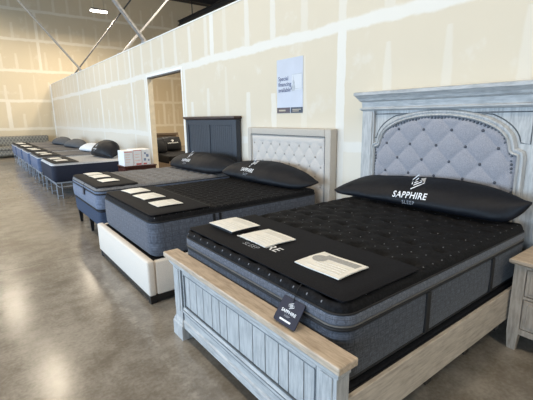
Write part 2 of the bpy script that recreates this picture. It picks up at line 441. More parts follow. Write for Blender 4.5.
def interp(st, t):
    for k in range(len(st)-1):
        if st[k][0] <= t <= st[k+1][0] or k == len(st)-2:
            a, b = st[k], st[k+1]; f = (t-a[0])/(b[0]-a[0]); p0 = st[max(k-1, 0)]; p3 = st[min(k+2, len(st)-1)]
            out = []
            for i in range(1, len(a)):
                m0 = (b[i]-p0[i])/(b[0]-p0[0])*(b[0]-a[0]); m1 = (p3[i]-a[i])/(p3[0]-a[0])*(b[0]-a[0])
                h = f*f*f; g = f*f
                out.append((2*h-3*g+1)*a[i]+(h-2*g+f)*m0+(-2*h+3*g)*b[i]+(h-g)*m1)
            return out
def make_pillow(name, label, group, st, mat, x_of, zbase, logo=None, seed=0, n=56, m=28, wr=.007):
    """st rows: (y, zbottom, ztop, x middle bottom, x middle top, half thickness); y ascending"""
    st = sorted(st); bm = NEW(); rings = []
    y0, y1 = st[0][0], st[-1][0]
    for i in range(n+1):
        t = .5-.5*math.cos(PI*i/n); t = .5*t+.5*i/n
        y = y0+(y1-y0)*t; zb, zt, xb, xt, th = interp(st, y)
        ring = []
        for k in range(m):
            a = 2*PI*k/m; c, sn = math.cos(a), math.sin(a)
            zz = (zb+zt)/2+(zt-zb)/2*(1 if c > 0 else -1)*abs(c)**.9
            f = (zz-zb)/max(1e-6, zt-zb)
            xx = xb+(xt-xb)*f-th*(1 if sn > 0 else -1)*abs(sn)**1.15
            w = wr*noise.noise(Vector((y*6+seed, zz*9, a)))+wr*.6*noise.noise(Vector((y*17+seed, zz*20, a*2)))
            w *= min(1, th/.05)
            ring.append(bm.verts.new((xx-w, y, zz+w*.4)))
        rings.append(ring)
    for i in range(n):
        for k in range(m): bm.faces.new((rings[i][k], rings[i][(k+1) % m], rings[i+1][(k+1) % m], rings[i+1][k]))
    bm.faces.new(rings[0]); bm.faces.new(rings[-1][::-1])
    bmesh.ops.recalc_face_normals(bm, faces=bm.faces)
    tree = BVHTree.FromBMesh(bm)
    cy = (y0+y1)/2; root = thing(name, label, 'pillow', (x_of, cy, zbase), group)
    link('pillow_case', bm, mat, root, 180)
    sb = NEW(); L = [interp(st, y0+(y1-y0)*i/40) for i in range(41)]
    ys = [y0+(y1-y0)*i/40 for i in range(41)]
    tube(sb, [(p[3], y, p[1]+.002) for p, y in zip(L, ys)], .004, 6)
    link('seam_piping', sb, 'tape', root, 60)
    if logo:
        yc, zc, sz, rot, tilt = logo
        def f(u, v):
            u, v = u*math.cos(rot)-v*math.sin(rot), u*math.sin(rot)+v*math.cos(rot)
            y = yc-u; z = zc+v
            h = tree.ray_cast(Vector((x_of-1.5, y, z)), Vector((1, 0, 0)))
            return (h[0].x-.003, y, z) if h[0] else (x_of, y, z)
        lb = NEW()
        place_geo(lb, emblem(sz*.46), f, .03*sz, sz*.40)
        place_geo(lb, text_geo('SAPPHIRE', sz*.245, .0012*sz/.3, 1.08), f, 0, -sz*.06)
        link('brand_lettering', lb, 'white_ink', root)
        lb = NEW(); place_geo(lb, text_geo('SLEEP', sz*.15, 0, 1.15), f, 0, -sz*.24)
        link('small_lettering', lb, 'grey_ink', root)
    return root

def make_cards(slab, spots, labels, group, lift=.004, thick=False, prints=None):
    out = []
    for i, (cx, cy, w, l, rot) in enumerate(spots):
        z = slab.z(cx, cy) if not slab.fn else slab.d[5]
        z = slab.d[5]+lift
        R = Matrix.Rotation(rot, 3, 'Z')
        root = thing('price_card', labels[i], 'card', (cx, cy, z), group)
        def P(u, v, d): # u along x (depth), v along -y (width)
            q = R @ Vector((u, v, 0)); c = .0035*math.sin((u/w+.5)*PI)+.002*math.cos(v/l*5+i)
            return Vector((cx+q.x, cy+q.y, z+d+c))
        th = thick[i] if thick else .004
        def sheet(u0, u1, v0, v1, d0, d1, n=6):
            bm = NEW()
            A = [[bm.verts.new(P(u0+(u1-u0)*a/n, v0+(v1-v0)*b/n, d1)) for b in range(n+1)] for a in range(n+1)]
            for a in range(n):
                for b in range(n): bm.faces.new((A[a][b], A[a+1][b], A[a+1][b+1], A[a][b+1]))
            bmesh.ops.recalc_face_normals(bm, faces=bm.faces)
            if d1 > d0: bmesh.ops.solidify(bm, geom=bm.faces[:], thickness=(d1-d0))
            return bm
        if th > .008:
            link('backing_block', box(NEW(), cx-w/2+.01, cx+w/2-.01, cy-l/2+.012, cy+l/2-.012, z-.002, z+th-.005), 'tape', root)  # black block added under the card as its thick shadow
        link('sheet', sheet(-w/2, w/2, -l/2, l/2, th-.003 if th > .008 else 0, th), 'card', root)
        if prints:
            pb = sheet(w*.16, w*.40, -l*.42, l*.30, 0, th+.0012); 
            link('printed_heading', pb, 'card_print' if prints[i] > 1 else 'card_faint', root)
            pb = NEW()
            for k in range(4):
                q = sheet(-w*.36+w*.11*k, -w*.36+w*.11*k+w*.035, -l*.4, l*(.12 if k % 2 else .3), 0, th+.0012)
                me = bpy.data.meshes.new('q'); q.to_mesh(me); q.free(); pb.from_mesh(me); bpy.data.meshes.remove(me)
            link('printed_lines', pb, 'card_faint', root)
            if prints[i] > 1:
                pb = NEW(); c = [P(w*.08+w*.19*math.cos(2*PI*k/20), l*.30+w*.19*math.sin(2*PI*k/20), th+.002) for k in range(20)]
                pb.faces.new([pb.verts.new(p) for p in c]); link('printed_disc', pb, 'card_print', root)
        out.append(root)
    return out

# ================================================================== setting
W = 3.526; ZT = 3.40
struct('floor', box(NEW(), -8, 14.2, -5.2, 22.5, -.12, 0), 'floor')
D0, D1, ZD = 7.40, 9.27, 2.635
bm = NEW()
box(bm, W, W+.13, -5, D0, 0, ZT); box(bm, W, W+.13, D1, 22.3, 0, ZT); box(bm, W, W+.13, D0, D1, ZD, ZT)
struct('wall_right', bm, 'wall')
struct('wall_back', box(NEW(), -8, 14.2, 22.3, 22.5, 0, 8.5), 'wall_back')
struct('wall_left', box(NEW(), -8.2, -8, -5.2, 22.5, 0, 8.5), 'wall_plain')
struct('wall_front', box(NEW(), -8, 14.2, -5.4, -5.2, 0, 8.5), 'wall_plain')
struct('wall_outer', box(NEW(), 14, 14.2, -5.2, 22.3, 0, 8.5), 'wall_plain')
struct('ceiling', box(NEW(), -8.2, 14.2, -5.4, 22.5, 8.32, 8.5), 'ceil')
# top edge of the partition and the doorway trim
struct('trim_1', box(NEW(), W-.012, W+.142, -5, 22.29, ZT, ZT+.02), 'edge')
bm = NEW(); box(bm, W+.001, W+.129, D0, D1, ZD-.03, ZD-.001)
struct('trim_2', bm, 'strut_dark')
bm = NEW(); box(bm, W-.004, W+.004, D1-.006, D1+.05, 0, ZD); box(bm, W-.004, W+.004, D0-.05, D0+.006, 0, ZD); box(bm, W-.004, W+.004, D0-.05, D1+.05, ZD-.002, ZD+.05)
struct('trim_3', bm, 'edge')
bm = NEW(); box(bm, W+.004, W+.129, D1-.012, D1-.001, 0, ZD-.03); box(bm, W+.004, W+.129, D0+.001, D0+.012, 0, ZD-.03)
struct('trim_4', bm, 'jamb')
# inside corner of partition and back wall
struct('trim_5', box(NEW(), W-.05, W, 22.27, 22.3, 0, ZT), 'edge')

# roof steel, black, above the far room
bm = NEW(); box(bm, 10.55, 10.78, 6, 22.2, 6.98, 7.02); box(bm, 10.55, 10.78, 6, 22.2, 7.2, 7.24); box(bm, 10.65, 10.68, 6, 22.2, 7.0, 7.22)
for yy in (9, 13, 17, 20.5): box(bm, 10.64, 10.68, yy, yy+.04, 7.2, 8.33)
struct('ceiling_beam', bm, 'black_steel')
for yy in (20.6, 17.9, 15.2):
    bm = NEW(); box(bm, 8.6, 14, yy-.06, yy+.06, 7.95, 8.03); box(bm, 8.6, 14, yy-.012, yy+.012, 8.03, 8.33)
    struct('ceiling_joist', bm, 'black_steel')

# kicker braces from the partition top
def brace(a, b, w, label, mat='strut'):
    bm = NEW(); a = Vector(a); b = Vector(b); d = (b-a).normalized(); s = Vector((0, 1, 0)); t = s.cross(d).normalized()
    root = thing('wall_brace', label, 'brace', a, 'steel braces on top of the partition')
    bar(bm, a, b, w, .012); bar(bm, a-s*w*.48+t*.02, b-s*w*.48+t*.02, .008, .045)
    link('angle_bar', bm, mat, root)
    cb = NEW(); box(cb, a.x-.06, a.x+.06, a.y-w*.7, a.y+w*.7, ZT+.02, ZT+.05)
    link('foot_plate', cb, 'strut', root)
def ray(a, d, z): # continue a slope up to height z
    a = Vector(a); d = Vector(d)-a; return a+d*((z-a.z)/d.z)
for a, p, w, lab, mt in (
    ((W+.02, 15.77, ZT+.02), (1.831, 15.77, 5.543), .10, 'thin steel brace leaning left over the aisle, farthest left in the photo', 'strut'),
    ((W+.06, 17.34, ZT+.02), (6.13, 17.34, 6.57), .10, 'dark thin steel brace leaning right from far end of partition top', 'strut_dark'),
    ((W+.02, 9.28, ZT+.02), (2.903, 9.28, 4.238), .13, 'broad pale steel brace leaning left above the doorway', 'strut'),
    ((W+.06, 11.26, ZT+.02), (5.03, 11.26, 5.018), .11, 'steel brace leaning right just beyond the doorway, crossing the broad brace', 'strut')):
    brace(a, ray(a, p, 8.25), w, lab, mt)

# ceiling light
root = thing('ceiling_light', 'lit oblong white ceiling light hanging high near the back wall', 'light', (4.9, 17.6, 6.1))
bm = NEW(); rects(bm, [(4.56, 5.22, 17.5, 17.7, 6.03), (4.55, 5.23, 17.49, 17.71, 6.07), (4.6, 5.18, 17.53, 17.67, 6.1)]); link('housing', bm, 'strut', root)
e = NB('lamp_glow'); e.out((1, .95, .85)); e.b.inputs['Emission Color'].default_value = (1, .93, .82, 1); e.b.inputs['Emission Strength'].default_value = 14
bm = NEW(); box(bm, 4.57, 5.21, 17.51, 17.69, 5.98, 6.028, .01); link('diffuser', bm, e.m, root)
bm = NEW(); tube(bm, [(4.7, 17.6, 6.1), (4.7, 17.6, 8.3)], .003, 6); tube(bm, [(5.1, 17.6, 6.1), (5.1, 17.6, 8.3)], .003, 6); link('hanging_wire', bm, 'black_steel', root)

# ================================================================== bed A : grey-washed wooden bed
CA = 1.81; CH = 1.875
def outline():
    """left half (dy>0 is image left) of the upholstered arch from the bottom to the apex: (dy, z)"""
    pts = [(.68, .62), (.68, 1.0), (.68, 1.325), (.679, 1.345), (.660, 1.35)]
    for k in range(1, 7):    # concave scoop
        a = PI/2*k/6; pts.append((.660-.052*math.sin(a), 1.35+.06*(1-math.cos(a))))
    pts.append((.602, 1.425))
    for k in range(1, 21):
        a = PI/2*k/20; pts.append((.60*math.cos(a), 1.425+.24*math.sin(a)))
    return pts
OL = outline()
def ztop(d):
    d = abs(d)
    for (a, za), (b, zb) in zip(OL, OL[1:]):
        if b <= d <= a and a > b: return za+(zb-za)*(a-d)/(a-b)
    return OL[-1][1] if d < .05 else OL[3][1]

bed = thing('bed_frame', 'grey whitewashed wooden bed frame with arched tufted headboard, nearest bed', 'bed', (2.3, CA, 0))
hb = NEW(); X0 = 3.40
# board behind
box(hb, 3.44, 3.51, CA-.90, CA+.90, .25, 1.80)
hbo = link('headboard', hb, 'bf_face', bed)
for sgn in (1, -1):
    y = CA+sgn*.845; b = NEW(); w = .075
    rects(b, [(3.395, 3.51, y-w-.015, y+w+.015, 0), (3.395, 3.51, y-w-.015, y+w+.015, .14), (3.41, 3.51, y-w, y+w, .17), (3.41, 3.51, y-w, y+w, 1.735)])
    box(b, 3.398, 3.44, y-w+.018, y+w-.018, .22, 1.72, .006)
    link('post', b, 'bf_face', hbo)
b = NEW()
rects(b, [(3.405, 3.51, CA-.925, CA+.925, 1.725), (3.385, 3.51, CA-.945, CA+.945, 1.74), (3.385, 3.51, CA-.945, CA+.945, 1.75), (3.405, 3.51, CA-.925, CA+.925, 1.76),
          (3.40, 3.51, CA-.93, CA+.93, 1.815), (3.375, 3.51, CA-.95, CA+.95, 1.83), (3.365, 3.51, CA-.96, CA+.96, 1.85), (3.335, 3.51, CA-.975, CA+.975, 1.878), (3.325, 3.515, CA-.985, CA+.985, 1.885), (3.325, 3.515, CA-.985, CA+.985, 1.912), (3.335, 3.515, CA-.975, CA+.975, 1.918)])
link('crown_moulding', b, 'bf_horiz', hbo)
# arch moulding swept around the outline
full = [(CH+d, z) for d, z in OL] + [(CH-d, z) for d, z in OL[-2::-1]]
prof = [(-.004, 3.44), (-.002, 3.408), (.010, 3.396), (.020, 3.400), (.026, 3.416), (.034, 3.418), (.042, 3.404), (.056, 3.404), (.064, 3.418), (.070, 3.425), (.072, 3.442)]
def offset_path(pts, d):
    out = []
    for i, p in enumerate(pts):
        a = Vector(pts[max(i-1, 0)]); c = Vector(pts[min(i+1, len(pts)-1)]); t = (c-a).normalized()
        n = Vector((-t.y, t.x))*(-1)
        out.append((p[0]-n.x*d*-1, p[1]-n.y*d*-1))
    return out
def sgn_off():
    # outward must be away from the centre
    t = offset_path(full, .05); return 1 if abs(t[1][0]-CH) > abs(full[1][0]-CH) else -1
SG = sgn_off()
b = NEW(); rows = []
for d, x in [(d*.85, x) for d, x in prof]:
    rows.append([b.verts.new((x, p[0], p[1])) for p in offset_path(full, SG*d)])
for r0, r1 in zip(rows, rows[1:]):
    for i in range(len(r0)-1): b.faces.new((r0[i], r0[i+1], r1[i+1], r1[i]))
link('arch_moulding', b, 'bf_face', hbo, 50)
# spandrel beads: the thin raised line in each corner
b = NEW()
for sgn in (1, -1):
    off = [(abs(p[0]-CH), p[1]) for p in offset_path(full, SG*.085)][:len(OL)]
    path = [(.752, 1.44), (.752, 1.69), (.25, 1.69)] + [q for q in reversed(off) if q[1] < 1.685 and q[1] > 1.44 and .25 < q[0] < .745]
    b = NEW(); tube(b, [(3.441, CH+sgn*d, z) for d, z in path], .006, 6, closed=True); link('corner_bead', b, 'groove', hbo)
# tufted panel
TY, TZ = .268, .142; Z1 = 1.54
def lat(y, z):
    p = (y-CH)/TY-.5; q = (Z1-z)/TZ
    return p+q/2, p-q/2
def tuft(y, z):
    a, c = lat(y, z); h = (abs(math.sin(PI*a))*abs(math.sin(PI*c)))
    return h**.4
b = NEW(); NY, NZ = 96, 90; V = []
for i in range(NY+1):
    d = -.679+1.358*i/NY; zt = ztop(d); row = []
    for j in range(NZ+1):
        z = .62+(zt-.62)*j/NZ
        ed = min(.679-abs(d), zt-z); roll = min(1, max(0, ed/.06)); roll = math.sqrt(1-(1-roll)**2)
        x = 3.437-.016*roll-.026*tuft(CH+d, z)*roll
        row.append(b.verts.new((x, CH+d, z)))
    V.append(row)
for i in range(NY):
    for j in range(NZ): b.faces.new((V[i][j], V[i+1][j], V[i+1][j+1], V[i][j+1]))
up = link('upholstered_panel', b, 'tuft_grey', hbo, 180, label='grey linen panel, diamond tufted')
b = NEW()
for k in range(0, 6):
    for i in range(-4, 5):
        y = CH+(i+.5-(k % 2)*.5)*TY; z = Z1-k*TZ
        if abs(y-CH) < .60 and z < ztop(y-CH)-.05:
            b = NEW(); ball(b, (3.414, y, z), .0135, .6); link('tufting_button', b, 'button', up, 180)
# nailheads
b = NEW(); inner = offset_path(full, -SG*.016); acc = 0; last = Vector(inner[0])
for p in inner[1:]:
    p = Vector(p); seg = (p-last).length
    while acc+.032 <= seg + 1e-9 and seg > 0:
        last = last+(p-last).normalized()*.032; seg = (p-last).length
        if last.y > .9: ball(b, (3.416, last.x, last.y), .0115, .7, 8, 5)
link('nailhead_trim', b, 'nail', hbo, 180)
# footboard
fb = NEW(); F0, F1 = 1.095, 1.135
Y0, Y1 = .955, 2.645
box(fb, F0+.012, F1, Y0+.05, Y1-.05, .12, .60)
fbo = link('footboard', fb, 'bf_face', bed)
b = NEW()
rects(b, [(1.085, 1.15, Y0-.01, Y1+.01, .585), (1.075, 1.155, Y0-.02, Y1+.02, .60), (1.075, 1.155, Y0-.02, Y1+.02, .615), (1.085, 1.15, Y0-.01, Y1+.01, .622), (1.07, 1.158, Y0-.025, Y1+.025, .635)])
link('cap_moulding', b, 'bf_horiz', fbo)
b = NEW(); box(b, 1.05, 1.172, Y0-.045, Y1+.062, .638, .676, .006)
link('cap_rail', b, 'bf_cap', fbo, label='weathered tan top rail')
for sgn, yc in ((1, Y1-.065), (-1, Y0+.065)):
    b = NEW(); w = .06
    rects(b, [(1.055, 1.165, yc-w-.02, yc+w+.02, 0), (1.055, 1.165, yc-w-.02, yc+w+.02, .115), (1.063, 1.16, yc-w-.014, yc+w+.014, .128), (1.063, 1.16, yc-w-.012, yc+w+.012, .14), (1.075, 1.155, yc-w, yc+w, .165), (1.075, 1.155, yc-w, yc+w, .59)])
    box(b, 1.068, 1.09, yc-w+.022, yc+w-.022, .225, .57, .005)
    link('post', b, 'bf_face', fbo)
PY0, PY1 = Y0+.15, Y1-.15
b = NEW()   # frame round the planks: stiles and rails
box(b, 1.088, 1.12, Y0+.127, PY0-.004, .27, .585, .003); box(b, 1.088, 1.12, PY1+.004, Y1-.127, .27, .585, .003)
box(b, 1.088, 1.12, PY0-.004, PY1+.004, .534, .585, .003)
link('panel_frame', b, 'bf_horiz', fbo)
b = NEW(); pk = [PY0, 1.19, 1.305, 1.385, 1.50, 1.62, 1.76, 1.90, 1.99, 2.09, 2.21, 2.31, 2.42, PY1]
for a, c in zip(pk, pk[1:]): box(b, 1.097, 1.118, a+.0035, c-.0035, .278, .527, .002)
link('plank_panel', b, 'bf_face', fbo)
b = NEW(); box(b, 1.104, 1.119, PY0-.03, PY1+.03, .26, .56); link('groove_backing', b, 'groove', fbo)
b = NEW()
rects(b, [(1.075, 1.13, Y0+.12, Y1-.12, .095), (1.075, 1.13, Y0+.12, Y1-.12, .15), (1.085, 1.13, Y0+.12, Y1-.12, .16), (1.085, 1.13, Y0+.12, Y1-.12, .215), (1.077, 1.13, Y0+.12, Y1-.12, .225), (1.077, 1.13, Y0+.12, Y1-.12, .245), (1.09, 1.13, Y0+.12, Y1-.12, .272)])
link('base_moulding', b, 'bf_horiz', fbo)
b = NEW()   # dark glaze left in the joints
for y in (Y0+.128, Y1-.128): box(b, 1.076, 1.10, y-.0035, y+.0035, .10, .585)
box(b, 1.080, 1.10, Y0+.128, Y1-.128, .2145, .2205); box(b, 1.0745, 1.09, Y0+.128, Y1-.128, .2445, .249); box(b, 1.0865, 1.10, Y0+.13, Y1-.13, .5825, .5885)
for y in (Y0+.152, Y1-.152): box(b, 1.0865, 1.10, y-.003, y+.003, .268, .54)
box(b, 1.0865, 1.10, PY0, PY1, .532, .538); box(b, 1.0865, 1.10, PY0, PY1, .268, .274)
link('joint_glaze', b, 'glaze', fbo)
for q in [fbo]+[c for c in fbo.children if not c.name.startswith('cap_')]:
    q.data.transform(Matrix.Translation((.02, 0, .004 if q is not fbo and not q.name.startswith('post') else 0)))
for y in (.972, 2.645):
    link('side_rail', box(NEW(), 1.16, 3.40, y-.012, y+.012, .207, .437, .003), 'bf_rail', bed, label='tan-grey weathered side rail')
b = NEW()
for k in range(5): box(b, 1.4+.45*k, 1.46+.45*k, .965, 2.63, .175, .198)
for k in range(5): box(b, 1.41+.45*k, 1.45+.45*k, 1.78, 1.84, 0, .176)
link('support_slat', b, 'black_wood', bed)

f = thing('box_foundation', 'low black box foundation under the nearest mattress, inside the side rails', 'bed base', (2.3, CA, .2))
fs = Slab(1.195, 3.31, 1.00, 2.625, .03, .44, .012, .1)
link('cloth_cover', fs.top([(0, .23), (-.006, .2)]), 'found_black', f, 40)
link('edge_piping', fs.cord(.42, .005), 'tape', f, 60)

def tuftfn(sx, sy, depth, rad, ox=0, oy=0, stag=True):
    def fn(u, v):
        k = round((u-ox)/sx); o = (sy/2 if (k % 2 and stag) else 0); j = round((v-oy-o)/sy)
        d2 = ((u-ox-k*sx)/rad)**2+((v-oy-o-j*sy)/(rad*1.5))**2
        return -depth*math.exp(-d2)+.25*depth*math.cos(2*PI*(u-ox)/sx)*math.cos(2*PI*(v-oy)/sy)
    return fn
mat_a = thing('mattress', 'thick black-topped pillow-top mattress with charcoal border on the wooden bed', 'mattress', (2.25, CA, .44))
SA = Slab(1.19, 3.31, 1.025, 2.625, .10, .846, .045, .024, fn=tuftfn(.165, .20, .024, .032, .1, .05))
link('quilted_top', SA.top([(.004, .796)]), 'top_black', mat_a, 180)
link('gusset', SA.band([(.002, .80), (.010, .785), (.010, .755), (.002, .735)]), 'gusset_grey', mat_a, 180, label='grey heather pillow-top gusset')
link('upper_tape', SA.cord(.797, .006, .003), 'tape', mat_a, 180)
link('tan_piping', SA.cord(.738, .0045, .008), 'piping_tan', mat_a, 180)
link('middle_tape', SA.cord(.722, .011, .002), 'tape', mat_a, 180)
link('border_panel', SA.band([(0, .73), (.006, .70), (.008, .58), (.004, .475), (-.006, .45), (-.03, .441)], True), 'side_grey', mat_a, 180, label='charcoal heather border')
link('lower_tape', SA.cord(.459, .008, -.001), 'tape', mat_a, 180)
for xx in (1.90, 2.715):
    link('handle', box(NEW(), xx-.022, xx+.022, 1.025-.016, 1.03, .468, .712, .004), 'tape', mat_a)
    
cov = thing('foot_cover', 'black foot cover with white lettering on the nearest mattress', 'mattress cover', (1.53, CA, .846))
link('cloth', SA.drape(1.218, 1.835, 1.045, 2.605, .012), 'cover', cov, 60)
def onA(u, v): return (1.385+v, 1.955-u, .866)
b = NEW(); place_geo(b, text_geo('SAPPHIRE', .102, .001, 1.04), onA); place_geo(b, emblem(.12), onA, .0, .15)
link('brand_lettering', b, 'white_ink', cov)
b = NEW(); place_geo(b, text_geo('SLEEP', .058, 0, 1.1), onA, .02, -.062)
link('small_lettering', b, 'grey_ink', cov)
make_cards(SA, [(1.49, 2.365, .25, .32, .02), (1.51, 1.985, .255, .315, -.04), (1.485, 1.37, .245, .325, .02)],
           ['white card on a raised dark block, left of three on nearest mattress', 'plain white card covering the lettering on nearest mattress', 'white card with grey printed disc and heading on nearest mattress'],
           'cards on the nearest mattress', .0225, [.022, .006, .006], [1, 1, 2])
# hang tag over the foot end
t = thing('hang_tag', 'navy hang tag with emblem hanging over foot end of nearest mattress', 'tag', (1.13, 1.31, .69))
def onT(u, v, d=0): # u right as read from the foot (-y), v up; the card leans out over the cap
    f = (v+.062)/.124; n = Vector((-.66, 0, .75))
    return Vector((1.092+.078*f, 1.302+.016*f-u, .690+.078*f)) + n*d
r = .012; poly = []
for cx, cy, a0 in ((.068, .062, 0), (-.068, .062, 90), (-.068, -.062, 180), (.068, -.062, 270)):
    for k in range(5):
        a = math.radians(a0+90*k/4); poly.append((cx+r*math.cos(a), cy+r*math.sin(a)))
link('tag_card', prism(NEW(), poly, onT, 0, .005), 'tag', t)
b = NEW(); F = lambda u, v: onT(u, v, .0065)
place_geo(b, emblem(.042), F, 0, .034); place_geo(b, text_geo('SAPPHIRE', .025, .0005), F, 0, -.012)
place_geo(b, stroke_geo([[(-.04, -.052), (.04, -.052)]], .010), F)
link('brand_lettering', b, 'white_ink', t)
b = NEW(); place_geo(b, text_geo('SLEEP', .016, 0), F, 0, -.032); link('small_lettering', b, 'grey_ink', t)
b = NEW(); tube(b, [onT(0, .058, .004), (1.172, 1.318, .79), (1.19, 1.318, .83), (1.225, 1.318, .858)], .0025, 6); link('cord', b, 'tape', t)

make_pillow('long_pillow', 'long black pillow with large white lettering against the arched tufted headboard', 'black lettered pillows at the bed heads',
   [(2.79, .885, .895, 3.06, 3.06, .008), (2.70, .868, .955, 3.04, 3.10, .045), (2.515, .864, 1.052, 3.06, 3.24, .085), (2.257, .866, 1.083, 3.07, 3.26, .105), (1.93, .866, 1.108, 3.08, 3.27, .105), (1.648, .866, 1.121, 3.08, 3.27, .105), (1.316, .866, 1.098, 3.10, 3.27, .095), (1.119, .872, 1.06, 3.14, 3.24, .055), (1.03, .945, 1.04, 3.18, 3.2, .025), (.985, 1.022, 1.034, 3.2, 3.2, .006)],
   'pillow', 3.15, .85, (1.89, .965, .30, math.radians(3), 0))

# nightstand to the right of bed A
ns = thing('nightstand', 'weathered grey-tan wooden nightstand with two drawers at right edge', 'nightstand', (3.22, .6, 0))
nx0, nx1, ny0, ny1 = 2.90, 3.365, .29, .945
b = NEW()
link('top', rects(b, [(nx0-.012, nx1, ny0-.012, ny1+.012, .648), (nx0-.024, nx1+.01, ny0-.024, ny1+.024, .658), (nx0-.028, nx1+.01, ny0-.028, ny1+.028, .664), (nx0-.028, nx1+.01, ny0-.028, ny1+.028, .682), (nx0-.022, nx1+.01, ny0-.022, ny1+.022, .687)]), 'ns_top', ns, label='tan wooden top')
b = NEW(); box(b, nx0+.02, nx1-.02, ny0+.02, ny1-.02, .14, .648); link('carcass', b, 'ns', ns)
for (lx, ly) in ((nx0, ny0), (nx0, ny1-.075), (nx1-.06, ny0), (nx1-.06, ny1-.075)):
    lw, ll = .06, .075; c = (lx+lw/2, ly+ll/2)
    link('leg', rects(NEW(), [(c[0]-.02, c[0]+.02, c[1]-.026, c[1]+.026, 0), (lx, lx+lw, ly, ly+ll, .14), (lx, lx+lw, ly, ly+ll, .648)]), 'ns', ns)
b = NEW(); box(b, nx0+.006, nx0+.03, ny0+.07, ny1-.07, .13, .175, .002); box(b, nx0+.006, nx0+.03, ny0+.07, ny1-.07, .405, .425, .002); box(b, nx0+.006, nx0+.03, ny0+.07, ny1-.07, .625, .648, .002)
link('face_rail', b, 'ns', ns)
for z0, z1 in ((.18, .40), (.43, .62)):
    b = NEW(); box(b, nx0+.004, nx0+.03, ny0+.08, ny1-.08, z0, z1, .004); box(b, nx0-.002, nx0+.02, ny0+.105, ny1-.105, z0+.025, z1-.025, .004)
    d = link('drawer', b, 'ns', ns)
    b = NEW(); ball(b, (nx0-.025, (ny0+ny1)/2, (z0+z1)/2), .016); tube(b, [(nx0-.02, (ny0+ny1)/2, (z0+z1)/2), (nx0+.002, (ny0+ny1)/2, (z0+z1)/2)], .007); link('knob', b, 'nail', d, 60)

# ================================================================== bed B : cream upholstered bed
CB = 4.07
bed = thing('upholstered_bed_frame', 'cream upholstered bed frame with rectangular button-tufted headboard, second bed from the right', 'bed', (2.25, CB, 0))
YB0, YB1 = 3.215, 4.92
b = NEW(); box(b, 1.09, 1.165, YB0, YB1, .078, .418, .02, 3); link('footboard', b, 'cream', bed, 50)
for y0, y1 in ((YB0, YB0+.07), (YB1-.07, YB1)):
    b = NEW(); box(b, 1.168, 3.40, y0+.004, y1-.004, .078, .405, .018, 3); link('side_rail', b, 'cream', bed, 50)
b = NEW(); box(b, 1.105, 3.42, YB0+.012, YB0+.06, .02, .08); box(b, 1.105, 3.42, YB1-.06, YB1-.012, .02, .08); box(b, 1.105, 1.15, YB0+.012, YB1-.012, .02, .08)
link('base_plinth', b, 'black_wood', bed)
for xx in (1.10, 2.2, 3.34):
    for yy in (YB0+.008, YB1-.068):
        link('leg', box(NEW(), xx, xx+.06, yy, yy+.06, 0, .075, .004), 'black_wood', bed)
b = NEW(); box(b, 1.16, 3.40, YB0+.07, YB1-.07, .25, .40); link('support_deck', b, 'found_black', bed)
HY0, HY1 = 3.185, 4.925; HC = (HY0+HY1)/2
b = NEW(); box(b, 3.425, 3.515, HY0, HY1, .03, 1.525, .012, 3); hbo = link('headboard', b, 'cream_border', bed, 40)
b = NEW(); bw = .105
box(b, 3.40, 3.44, HY1-bw, HY1-.002, .05, 1.523, .014, 3); box(b, 3.40, 3.44, HY0+.002, HY0+bw, .05, 1.523, .014, 3); box(b, 3.40, 3.44, HY0+bw, HY1-bw, 1.523-bw, 1.523, .014, 3)
link('border', b, 'cream_border', hbo, 50)
TY2, TZ2, Z12 = .2, .125, 1.30
def tuft2(y, z):
    p = (y-(HC+.1))/TY2; q = (Z12-z)/TZ2; a, c = p+q/2, p-q/2
    return (abs(math.sin(PI*a))*abs(math.sin(PI*c)))**.4
b = NEW(); V = []; a0, a1, zA, zB = HY0+bw, HY1-bw, .45, 1.523-bw
for i in range(121):
    y = a0+(a1-a0)*i/120; row = []
    for j in range(91):
        z = zA+(zB-zA)*j/90; ed = min(y-a0, a1-y, zB-z); r = min(1, max(0, ed/.05)); r = math.sqrt(1-(1-r)**2)
        tf = tuft2(y, z) if z < Z12 else max(tuft2(y, z), min(1, (z-Z12)/.05)*.95)
        row.append(b.verts.new((3.427-.010*r-.017*tf*r, y, z)))
    V.append(row)
for i in range(120):
    for j in range(90): b.faces.new((V[i][j], V[i+1][j], V[i+1][j+1], V[i][j+1]))
tp = link('tufted_panel', b, 'cream2', hbo, 180, label='pale cream button-tufted panel')
b = NEW()
for k in range(6):
    for i in range(-5, 6):
        y = HC+.1+(i-(k % 2)*.5)*TY2; z = Z12-k*TZ2
        if a0+.06 < y < a1-.06:
            b = NEW(); ball(b, (3.411, y, z), .013, .6, 8, 5); link('tufting_button', b, 'cream_button', tp, 180)
b = NEW()
tube(b, [(3.4, a1+.012, .5), (3.4, a1+.012, zB+.012), (3.4, a0-.012, zB+.012), (3.4, a0-.012, .5)], .005, 6); link('border_piping', b, 'nail', hbo, 60)

mb = thing('mattress', 'black quilted mattress with pale grey plaid border in the cream bed', 'mattress', (2.2, CB, .40))
def waves(u, v): return .009*math.sin(2*PI*v/.115+1.5*math.sin(2*PI*u/.23))*math.cos(2*PI*u/.16)-.004
SB = Slab(1.185, 3.30, 3.29, 4.845, .10, .80, .04, .022, fn=waves)
link('quilted_top', SB.top([(.006, .752), (.004, .742)]), 'top_black2', mb, 180)
link('border_panel', SB.band([(.002, .746), (.010, .72), (.014, .6), (.012, .47), (0, .425), (-.03, .405)], True), 'side_grey2', mb, 180, label='pale grey plaid border')
link('upper_tape', SB.cord(.744, .008, .003), 'tape', mb, 180)
for xx in (1.83, 1.90):
    link('handle', box(NEW(), xx-.012, xx+.012, 3.29-.022, 3.29, .60, .735, .003), 'tape', mb)
cov = thing('foot_cover', 'black foot cover on the mattress of the cream bed', 'mattress cover', (1.5, CB, .80))
link('cloth', SB.drape(1.20, 1.80, 3.31, 4.825, .012), 'cover', cov, 60)
